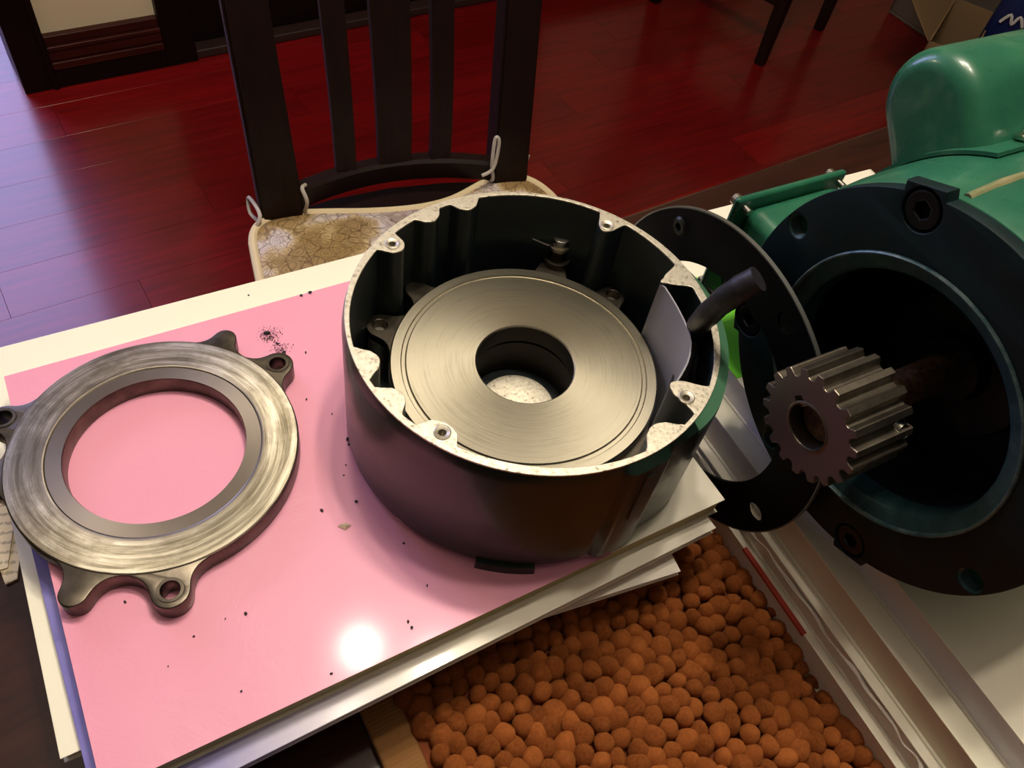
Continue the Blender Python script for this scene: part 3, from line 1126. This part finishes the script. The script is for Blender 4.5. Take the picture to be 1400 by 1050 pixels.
# ------------------------------------------------------------------ drum-shaped brake housing
DC = (0.0044, 0.2582)
drum = empty('brake_housing', (DC[0], DC[1], 0.0708), 0, 'dark green round cast housing with a bare metal rim, standing on the pink book', 'housing')
H = 0.0797
bumps = [  # angle, tip radius, half width, flare (deg)  -> inner wall features
    (160.3, 0.0712, 3.3, 2.2), (140.0, 0.0746, 2.6, 3.8), (124.6, 0.0744, 2.8, 3.4), (69.2, 0.0704, 2.6, 2.8), (34.0, 0.0672, 1.6, 5.0),
    (-21.2, 0.0672, 3.2, 2.8), (-41.0, 0.0742, 3.4, 4.5), (-111.2, 0.0735, 4.2, 3.0), (-129.2, 0.0748, 2.7, 3.6), (-145.0, 0.0744, 2.9, 3.6)]


def r_in(a):
    r = 0.0818 - 0.0010 * sin(R(3 * a))
    for c, tip, hw, fl in bumps:
        d = abs(dang(a, c))
        if d < hw:
            rr = tip + (0.0818 - tip) * 0.22 * (d / hw) ** 2
        elif d < hw + fl:
            e = tip + (0.0818 - tip) * 0.22
            rr = e + (0.0818 - e) * smoothstep((d - hw) / fl)
        else:
            rr = 0.0818
        r = min(r, rr) if rr < 0.0817 else r
    return r


def r_out(a):
    r = 0.0862
    d = abs(dang(a, 4))
    r += 0.0042 * (1 - smoothstep((d - 22) / 26))
    d = abs(dang(a, -49))
    r += 0.0030 * (1 - smoothstep((d - 5.5) / 3.5))
    d = abs(dang(a, 150))
    r += 0.0012 * (1 - smoothstep((d - 5) / 3.5))
    return r


NA = 720
AN = [360.0 * i / NA for i in range(NA)]
zl = [(0.004, -0.0008), (0.0055, 0.0), (0.0735, 0.0), (0.0765, -0.0004), (H, None)]
v, f = [], []
for z, d in zl:
    for a in AN:
        r = 0.0848 if d is None else r_out(a) + d
        v.append((r * cos(R(a)), r * sin(R(a)), z))
for z in (H, 0.008):
    for a in AN:
        r = r_in(a)
        v.append((r * cos(R(a)), r * sin(R(a)), z))
nl = len(zl)
mi = []
for i in range(nl - 1):
    for k in range(NA):
        l = (k + 1) % NA
        f.append((i * NA + k, i * NA + l, i * NA + NA + l, i * NA + NA + k))
        mi.append(2 if i >= 2 and -34 < dang(AN[k], 4) < 50 else 0)  # upper edge of the right bulge takes the painted-in lit green
for k in range(NA):
    l = (k + 1) % NA
    f.append(((nl) * NA + l, (nl) * NA + k, (nl + 1) * NA + k, (nl + 1) * NA + l))
    mi.append(1)
for k in range(NA):
    l = (k + 1) % NA
    f.append((k, (nl + 1) * NA + k, (nl + 1) * NA + l, l))
    mi.append(0)
me = bpy.data.meshes.new('wall_casting')
me.from_pydata(v, [], f)
for s_ in ('drum_paint', 'drum_inside', 'lit_edge'):
    me.materials.append(M[s_])
me.polygons.foreach_set('material_index', mi)
obj('wall_casting', me, None, drum, True, 28)
# machined top land with the screw holes
shol = [(160.2, 0.0772), (69.2, 0.0748), (-23.6, 0.0762), (-110.6, 0.0783)]
inner = [(r_in(a) * cos(R(a)), r_in(a) * sin(R(a))) for a in AN]
outer = [(0.0848 * cos(R(a)), 0.0848 * sin(R(a))) for a in AN]
obj('rim', plate('rim', [outer, inner] + [circ(pol((0, 0), r, a), 0.0017, 20) for a, r in shol], H - 0.0002, H + 0.0008, 0.0002, 1), 'alu', drum)
for a, r in shol:
    x, y = pol((0, 0), r, a)
    o = obj('screw_boss', lathe('screw_boss', [(0.0036, 0.0), (0.0036, 0.0006), (0.0031, 0.0009), (0.0024, 0.0006), (0.0017, 0.0002), (0.0016, -0.008), (0.0, -0.008)], 28), 'alu', drum)
    o.location = (x, y, H + 0.0006)
# base, hub, pads
obj('base', lathe('base', [(0.0, 0.004), (0.0815, 0.004), (0.0815, 0.009), (0.0, 0.009)], 96, None, True), 'drum_inside', drum)
obj('hub_sleeve', lathe('hub_sleeve', [(0.0255, 0.006), (0.0255, 0.031), (0.030, 0.031), (0.030, 0.006)], 96, None, True), 'dark_iron', drum)
obj('hub', lathe('hub', [(0.0, 0.0115), (0.006, 0.0120), (0.015, 0.0125), (0.0192, 0.0120), (0.0200, 0.0105), (0.0204, 0.004), (0, 0.004)], 72), 'alu', drum)
for a in (58.5, 172, -62):
    x, y = pol((0, 0), 0.0755, a)
    o = obj('mounting_pad', lathe('mounting_pad', [(0.0, 0.0325), (0.0055, 0.0325), (0.006, 0.032), (0.006, 0.008), (0, 0.008)], 32), 'alu', drum)
    o.location = (x, y, 0)
for a0, a1 in ((-93, -75), (27, 45), (147, 165)):
    pts = []
    for i in range(9):
        a = a0 + (a1 - a0) * i / 8
        pts += [(*pol((0, 0), 0.078, a), 0.0), (*pol((0, 0), 0.0885, a), 0.0), (*pol((0, 0), 0.078, a), 0.0052), (*pol((0, 0), 0.0880, a), 0.0050)]
    obj('foot', hull('foot', pts), 'drum_paint', drum)
# slot recess on the outer rib, towards the front right
x0 = pol((0, 0), 0.0893, -49)
o = obj('rib_slot', box('rib_slot', -0.0004, 0.0005, -0.0022, 0.0022, 0.036, 0.072, 0.0004), 'drum_inside', drum)
o.location = (x0[0], x0[1], 0)
o.rotation_euler = (0, 0, R(-49))
# curved divider sheet in front of the cable duct
key = [(34.0, 0.0675), (31.9, 0.0686), (26, 0.0687), (20.7, 0.0692), (14, 0.0701), (7.9, 0.0712), (2.6, 0.0717), (-3, 0.0714), (-7.6, 0.0708), (-13, 0.0698), (-18.5, 0.0690), (-20.5, 0.0682)]
v, f = [], []
for k, (a, r) in enumerate(key):
    for rr in (r - 0.0004, r + 0.0004):
        x, y = pol((0, 0), rr, a)
        v += [(x, y, H - 0.001), (x, y, 0.010)]
for k in range(len(key) - 1):
    a, b = k * 4, k * 4 + 4
    f += [(a, a + 1, b + 1, b), (a + 2, b + 2, b + 3, a + 3), (a, b, b + 2, a + 2), (a + 1, a + 3, b + 3, b + 1)]
f += [(0, 2, 3, 1), (len(v) - 4, len(v) - 3, len(v) - 1, len(v) - 2)]
dv = obj('divider_sheet', pydata('divider_sheet', v, f), 'grey_sheet', drum, True, 50)
dv['label'] = 'curved grey divider sheet'

# ------------------------------------------------------------------ brake plate inside the housing
bp = empty('brake_plate', (DC[0], DC[1] + 0.0015, 0.1035), 0, 'brushed round steel plate with a central hole, seated inside the green housing', 'brake plate')
Z0 = 0.0055
lugs = [(58.5, 0.0745, 0.0072), (86.5, 0.0735, 0.0080), (172, 0.0748, 0.0076), (147.8, 0.0745, 0.0060), (-62, 0.0735, 0.0070), (-93, 0.0725, 0.0056), (-30, 0.0640, 0.0085)]
holes = [circ(pol((0, 0), 0.0755, 58.5), 0.0036, 24), circ(pol((0, 0), 0.0755, 172), 0.0036, 24), circ(pol((0, 0), 0.0745, -62), 0.0036, 24)]
obj('lugged_plate', plate('lugged_plate', [lugged(0.0660, lugs, 0.011), circ((0, 0), 0.0243, 96)] + holes, 0.0, Z0, 0.0004, 1), 'oiled', bp)
obj('friction_face', lathe('friction_face', [(0.0241, 0.0), (0.0241, 0.0108), (0.0246, 0.0112), (0.0575, 0.0112), (0.0582, 0.0104), (0.0598, 0.0104), (0.0603, 0.0112), (0.0648, 0.0112), (0.0655, 0.0106), (0.0655, Z0 - 0.0005)], 200), 'disc_face', bp, True, 8)
obj('bore_wall', lathe('bore_wall', [(0.0240, 0.0102), (0.02395, 0.0102), (0.02395, 0.0), (0.0240, 0.0)], 96, None, True), 'dark_iron', bp)
post = empty('guide_post', (0, 0, 0))
bpx, bpy_ = 0.0062, 0.0826
post.parent = bp
post.location = (bpx, bpy_ - 0.0015, Z0)
bpy.data.objects.remove(post)
pb = obj('guide_post', lathe('guide_post', [(0.0, 0.0), (0.0082, 0.0), (0.0084, 0.0008), (0.0084, 0.0034), (0.0078, 0.0040), (0.0052, 0.0041), (0.0050, 0.0100), (0.0, 0.0100)], 40), 'oiled', bp)
pb.location = (bpx, bpy_, Z0)
pb['label'] = 'slotted guide bolt on a collar'
hd = obj('spring_washer', lathe('spring_washer', [(0.0, 0.0100), (0.0060, 0.0100), (0.0062, 0.0104), (0.0062, 0.0116), (0.0058, 0.0120), (0.0, 0.0120)], 36), 'brass', pb)
seg = []
for sgn in (1, -1):
    L_ = [(0.0050 * cos(R(t)) * 1.0, sgn * 0.0006 + sgn * max(0.0, 0.0046 * sin(R(t)))) for t in range(0, 181, 12)]
    seg.append(L_ if sgn > 0 else L_)
bm = bmesh.new()
for L_ in seg:
    me = plate('head', [L_], 0.0120, 0.0175, 0.0004, 1)
    bm.from_mesh(me)
obj('slotted_head', from_bm('slotted_head', bm), 'chrome', pb)
obj('head_core', lathe('head_core', [(0.0, 0.0120), (0.0048, 0.0120), (0.0048, 0.0155), (0, 0.0155)], 30), 'screw_dark', pb)
hook = [(-0.0255, -0.0015, 0.0148), (-0.0285, 0.0005, 0.0140), (-0.0262, 0.0012, 0.0136), (-0.017, -0.001, 0.0130), (-0.0065, -0.0035, 0.0125)] + \
       [(0.0064 * cos(R(t)), 0.0064 * sin(R(t)), 0.0128 - 0.0000065 * (t - 200)) for t in range(205, 560, 25)]
sw = obj('spring_wire', tube('spring_wire', hook, 0.0006, 8, 4), 'chrome', bp)
sw.location = pb.location

# ------------------------------------------------------------------ cable
cpts = [(0.0795, 0.259, 0.098), (0.0797, 0.2600, 0.118), at(952, 462, 0.136), at(954, 448, 0.148), at(961, 437, 0.158), at(970, 428, 0.166), at(982, 417, 0.174), at(993, 408, 0.180),
        at(1003, 401, 0.185), at(1014, 394, 0.189), at(1026, 387, 0.193), at(1037, 381, 0.196)]
crad = [0.0050, 0.0053, 0.0051, 0.0056, 0.0053, 0.0057, 0.0054, 0.0059, 0.0055, 0.0060, 0.0057, 0.0057]
cab = obj('cable', tube('cable', cpts, crad, 20, 8), 'tape')
tag(cab, 'black tape-wrapped cable rising out of the housing rim', 'cable')

# ------------------------------------------------------------------ electric motor
MC = Vector((0.1496, 0.232, 0.0))
ma = math.atan2(0.592, 0.806)
RB = 0.0860
motor = empty('electric_motor', (MC.x, MC.y, 0.0857), ma, 'green electric motor with an open dark front flange, lying on white books', 'motor')


def up(me, dz=RB):
    me.transform(Matrix.Translation((0, 0, dz)))
    return me


def mplate(name, loops, s0, s1, bevel, mat, res=1):
    return obj(name, up(plate(name, loops, s0, s1, bevel, res, AX)), mat, motor)


def mlathe(name, prof, mat, n=96, closed=False, parent=None):
    return obj(name, up(lathe(name, prof, n, AX, closed)), mat, parent or motor)


BOLTS = (67.9, 157.9, -112.1, -22.1)
HOLES = (22.6, 112.6, -157.4, -67.4)
fo = []
for i in range(720):
    a = i / 2
    r = RB
    for b_ in BOLTS:
        d = abs(dang(a, b_))
        if d < 5.6:
            r = max(r, 0.0893 / cos(R(d)))
    fo.append((r * cos(R(a)), r * sin(R(a))))
mplate('flange', [fo, circ((0, 0), 0.0606, 160)] + [circ(pol((0, 0), 0.0795, a), 0.0055, 28) for a in HOLES] + [circ(pol((0, 0), 0.0800, a), 0.0085, 32) for a in BOLTS],
       0.0, 0.0065, 0.0006, 'flange', 2)
mlathe('spigot', [(0.0600, 0.0006), (0.0594, 0.0010), (0.0545, 0.0022), (0.0530, 0.0034), (0.0526, 0.013)], 'spigot', 160)
mlathe('worn_lip', [(0.0612, 0.0065), (0.0612, 0.0002), (0.0610, -0.0008), (0.0605, -0.0012), (0.0599, -0.0010), (0.0596, -0.0002), (0.0596, 0.0030)], 'lip', 160)
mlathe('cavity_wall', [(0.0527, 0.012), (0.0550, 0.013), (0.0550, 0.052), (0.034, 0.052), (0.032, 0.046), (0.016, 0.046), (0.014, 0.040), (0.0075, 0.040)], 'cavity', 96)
mlathe('shaft', [(0.0, -0.034), (0.0082, -0.034), (0.0090, -0.0333), (0.0090, -0.009), (0.0078, -0.008), (0.0078, 0.05)], 'shaft', 40)
for a in BOLTS:
    x, y = pol((0, 0), 0.0800, a)
    hexa = [(x + 0.0036 * cos(R(60 * k + 15)), y + 0.0036 * sin(R(60 * k + 15))) for k in range(6)]
    b_ = mplate('socket_bolt', [circ((x, y), 0.0074, 32), hexa], 0.0004, 0.0064, 0.0006, 'black_metal')
    obj('bolt_socket', up(plate('bolt_socket', [circ((x, y), 0.0086, 32)], 0.0045, 0.0062, 0, 1, AX)), 'black_metal', b_)
for a in HOLES:
    x, y = pol((0, 0), 0.0795, a)
    # threaded bore: ribbed sleeve
    prof = []
    for k in range(7):
        prof += [(0.0055, 0.0003 + k * 0.0012), (0.0047, 0.0009 + k * 0.0012)]
    me = lathe('threaded_bore', prof + [(0.0, 0.0090)], 28)
    me.transform(Matrix.Translation((x, y, 0)))
    me.transform(AX)
    obj('threaded_bore', up(me), 'spigot', motor)
# body
BR = 0.0885
mlathe('body', [(0.060, 0.0062), (0.0840, 0.0062), (0.0858, 0.0072), (0.0866, 0.010), (BR - 0.0006, 0.022), (BR, 0.034), (BR, 0.235), (BR - 0.004, 0.25), (0.07, 0.262), (0.0, 0.266)], 'green', 160)
# low casting ridge along the body
v, f = [], []
for i in range(12):
    s_ = 0.0095 + 0.20 * i / 11
    k_ = 0.0020 * max(0.0, 1 - (s_ - 0.0095) / 0.02)
    for a, rr in ((73.0, BR - 0.001), (73.7, BR + 0.0008), (74.5, BR + 0.0012), (75.3, BR + 0.0008), (76.0, BR - 0.001)):
        p = pol((0, 0), rr - k_, a)
        v.append((s_, p[0], p[1] + RB))
for i in range(11):
    for k in range(4):
        f.append((i * 5 + k, i * 5 + k + 1, i * 5 + 5 + k + 1, i * 5 + 5 + k))
f += [(4, 3, 2, 1, 0)]
obj('casting_ridge', pydata('casting_ridge', v, f), 'dusty_green', motor, True, 60)['label'] = 'worn dusty ridge along the motor body'


# capacitor case: rounded long cover set radially on the upper left of the body
CAPA = 46.0
rad = Vector((0, cos(R(CAPA)), sin(R(CAPA))))
tan = Vector((0, -sin(R(CAPA)), cos(R(CAPA))))     # towards the top
def usec(hw, top, foot, n=20):
    """half-round-topped section, (tangential, radial)"""
    P = [(-hw, foot)]
    c = top - hw
    for i in range(n + 1):
        t = pi - pi * i / n
        P.append((hw * cos(t), c + hw * sin(t)))
    P.append((hw, foot))
    return P
S0, S1 = 0.050, 0.215
HWC, TOPC = 0.0232, 0.1315
secs = []
rf = 0.0085
for i in range(7):
    t = pi / 2 * i / 6
    secs.append((S0 + rf * (1 - sin(t)), rf * (1 - cos(t)) ))
secs = [(S0 + rf * (1 - sin(pi / 2 * i / 6)), rf * (1 - cos(pi / 2 * i / 6))) for i in range(6, -1, -1)]
secs = [(s_, rf - (rf - 0) * math.sqrt(max(0, 1 - ((rf - (s_ - S0)) / rf) ** 2))) for s_ in [S0 + rf * (1 - cos(pi / 2 * i / 6)) for i in range(7)]]
secs += [(S0 + 0.05, 0.0), (S1 - rf, 0.0)] + [(S1 - rf + rf * sin(pi / 2 * i / 6), rf - rf * cos(pi / 2 * i / 6)) for i in range(1, 7)]
v, f = [], []
K = None
for s_, ins in secs:
    P = usec(HWC - ins, TOPC - ins, 0.082)
    K = len(P)
    for tx, rr in P:
        q = rad * rr + tan * (tx - 0.005)
        v.append((s_, q.y, q.z + RB))
for i in range(len(secs) - 1):
    for k in range(K - 1):
        f.append((i * K + k, i * K + k + 1, i * K + K + k + 1, i * K + K + k))
f += [tuple(range(K - 1, -1, -1)), tuple(range((len(secs) - 1) * K, len(secs) * K))]
cap = obj('capacitor_case', pydata('capacitor_case', v, f), 'green', motor, True, 50)
# lip hugging the body
v, f = [], []
for i in range(14):
    s_ = S0 - 0.004 + (S1 - S0 + 0.008) * i / 13
    for k in range(17):
        a = CAPA - 21 + 42 * k / 16
        w_ = 1.0
        rr = BR + 0.0022
        p = pol((0, 0), rr, a - 3)
        v.append((s_, p[0], p[1] + RB))
for i in range(13):
    for k in range(16):
        f.append((i * 17 + k, i * 17 + k + 1, i * 17 + 18 + k, i * 17 + 17 + k))
lipm = pydata('case_lip', v, f)
bm = bmesh.new()
bm.from_mesh(lipm)
r2 = bmesh.ops.solidify(bm, geom=list(bm.faces), thickness=0.0016)
lipo = obj('case_lip', from_bm('case_lip', bm), 'green', cap, True, 40)
for s_, a in ((S0 + 0.022, CAPA + 19 - 3), (S0 + 0.12, CAPA + 19 - 3)):
    me = lathe('case_screw', [(0.0, 0.0052), (0.0030, 0.0050), (0.0046, 0.0036), (0.0052, 0.0016), (0.0070, 0.0014), (0.0070, 0.0), (0, 0)], 28)
    rv = Vector((0, cos(R(a)), sin(R(a))))
    me.transform(rv.to_track_quat('Z', 'Y').to_matrix().to_4x4())
    me.transform(Matrix.Translation((s_, rv.y * (BR + 0.003), rv.z * (BR + 0.003) + RB)))
    obj('case_screw', me, 'chrome', cap)
# terminal box on the far side
tb0 = box('terminal_box', 0.018, 0.078, 0.070, 0.117, RB - 0.052, RB + 0.002, 0.007, 3)
tbo = obj('terminal_box', tb0, 'green', motor, True, 50)
obj('box_lid', box('box_lid', 0.0115, 0.0835, 0.1165, 0.1205, RB - 0.060, RB + 0.0065, 0.0018, 2), 'green', tbo)
for s_ in (0.0165, 0.0785):
    for z_ in (0.0015, -0.055):
        me = lathe('lid_screw', [(0.0, 0.0042), (0.0022, 0.0042), (0.0030, 0.0034), (0.0032, 0.0), (0.0018, 0.0), (0.0018, -0.0085), (0.0, -0.0085)], 20)
        me.transform(Vector((0, 1, 0)).to_track_quat('Z', 'Y').to_matrix().to_4x4())
        me.transform(Matrix.Translation((s_, 0.1205, RB + z_)))
        obj('lid_screw', me, 'chrome', tbo)
# cradle foot under the body so that it stands
obj('foot', box('foot', 0.05, 0.22, -0.055, 0.055, 0.0, 0.026, 0.003), 'green', motor)

# pinion on the shaft
PIN = 18
tip, root = 0.0246, 0.0209
po = []
for k in range(PIN):
    a0 = 360.0 / PIN * k + 4
    w = 360.0 / PIN
    for fr, rr in ((0.0, root), (0.08, root), (0.20, root + 0.0006), (0.30, tip - 0.0005), (0.34, tip), (0.66, tip), (0.70, tip - 0.0005), (0.80, root + 0.0006), (0.92, root)):
        po.append(pol((0, 0), rr, a0 + w * fr))
bore = []
for i in range(64):
    a = i * 360 / 64
    r = 0.0096
    if abs(dang(a, 35)) < 12:
        r = 0.0128 / cos(R(dang(a, 35)))
    bore.append((r * cos(R(a)), r * sin(R(a))))
pin = mplate('pinion', [po, bore], -0.0405, -0.0105, 0.0004, 'pinion')
pin.data.materials.append(M['pinion_face'])
for p in pin.data.polygons:
    if p.normal.x < -0.9:
        p.material_index = 1
mlathe('bore_chamfer', [(0.0097, -0.0398), (0.0097, -0.0407), (0.0103, -0.0409), (0.0110, -0.0405)], 'pinion', 48, False, pin)
kx, ky = pol((0, 0), 0.0100, 35)
kb = box('key', -0.0385, -0.012, -0.0022, 0.0022, -0.0024, 0.0024, 0.0003)
kb.transform(Matrix.Rotation(R(35), 4, 'X'))
kb.transform(Matrix.Translation((0, kx, ky + RB)))
obj('key', kb, 'chrome', pin)
prof = []
for k in range(6):
    prof += [(0.0034, 0.0004 - k * 0.0008), (0.0029, 0.0 - k * 0.0008)]
me = lathe('set_screw_hole', prof + [(0.0, -0.0046)], 24)
sv = Vector((0, cos(R(152)), sin(R(152))))
me.transform(sv.to_track_quat('Z', 'Y').to_matrix().to_4x4())
me.transform(Matrix.Translation((-0.0150, sv.y * 0.0238, sv.z * 0.0238 + RB)))
obj('set_screw_hole', me, 'chrome', pin)

# ------------------------------------------------------------------ thin black ring standing between housing and motor
BRC = Vector((0.0958, 0.2902, 0.0))
br = empty('ring_flange', (BRC.x, BRC.y, 0.0118), ma, 'thin black ring flange standing on edge between the housing and the motor', 'flange')
BO = 0.0873
lp = [circ((0, 0), BO, 200), circ((0, 0), 0.0600, 160)] + [circ(pol((0, 0), 0.0765, a), 0.0052, 28) for a in (112.7, -153)] + \
     [circ(pol((0, 0), 0.0775, a), 0.0018, 16) for a in (51,)] + [circ(pol((0, 0), 0.0765, a), 0.0052, 28) for a in (23, -67)]
obj('ring_body', up(plate('ring_body', lp, -0.0011, 0.0009, 0.0002, 1, AX), BO), 'black_plate', br)
obj('bare_edge', up(lathe('bare_edge', [(BO - 0.0005, -0.00115), (BO + 0.0002, -0.00115), (BO + 0.0002, 0.00095), (BO - 0.0005, 0.00095)], 200, AX, True), BO), 'plate_edge', br)
x, y = pol((0, 0), 0.0775, 51)
me = lathe('dimple', [(0.0018, 0.0), (0.0022, -0.0012), (0.0040, -0.0012), (0.0052, 0.0)], 28)
me.transform(Matrix.Translation((x, y, -0.0010)))
me.transform(AX)
obj('dimple', up(me, BO), 'black_metal', br)

# ------------------------------------------------------------------ grit on the pink cover
bm = bmesh.new()
rg = random.Random(3)
pts = []
for _ in range(220):
    pts.append((rg.gauss(369, 8), rg.gauss(459, 5), rg.uniform(0.00012, 0.0004)))
for _ in range(110):
    pts.append((rg.gauss(382, 6), rg.gauss(477, 4.5), rg.uniform(0.00012, 0.0004)))
for px, py, r in ((388, 483, .0016), (379, 470, .0012), (365, 456, .0022), (418, 482, .0008), (412, 404, .001), (424, 400, .0012), (340, 404, .0007), (475, 601, .0014), (477, 608, .0008), (440, 698, .0011),
                  (487, 686, .001), (558, 850, .0009), (563, 858, .0008), (584, 801, .0009), (336, 839, .0009), (453, 921, .0008), (171, 823, .0008), (454, 566, .0007), (419, 546, .0007), (552, 743, .0007),
                  (265, 870, .0006), (330, 945, .0006), (470, 650, .0006), (473, 636, .0006), (230, 911, .0005), (308, 846, .0005)):
    pts.append((px, py, r))
for px, py, r in pts:
    p = at(px, py, 0.07108)
    mtx = Matrix.Translation(p + Vector((0, 0, r * 0.35))) @ Matrix.Rotation(rg.uniform(0, 6), 4, 'Z') @ Matrix.Diagonal((r, r * rg.uniform(0.4, 1), r * 0.4, 1))
    bmesh.ops.create_icosphere(bm, subdivisions=1, radius=1.0, matrix=mtx)
g = obj('grit', from_bm('grit', bm), 'crumb', None, False)
tag(g, 'scattered black grit and filings on the pink cover', 'grit', None, 'stuff')
p = at(471, 719, 0.07108)
fl = obj('paint_flake', hull('paint_flake', [(-.003, -.001, 0), (.001, -.002, 0), (.003, .001, 0), (0, .002, 0), (-.002, .0, .0008), (.001, 0, .0012)]), 'crumb_pale', None, False)
fl.location = p
tag(fl, 'small pale flake on the pink cover beside the green housing', 'flake')
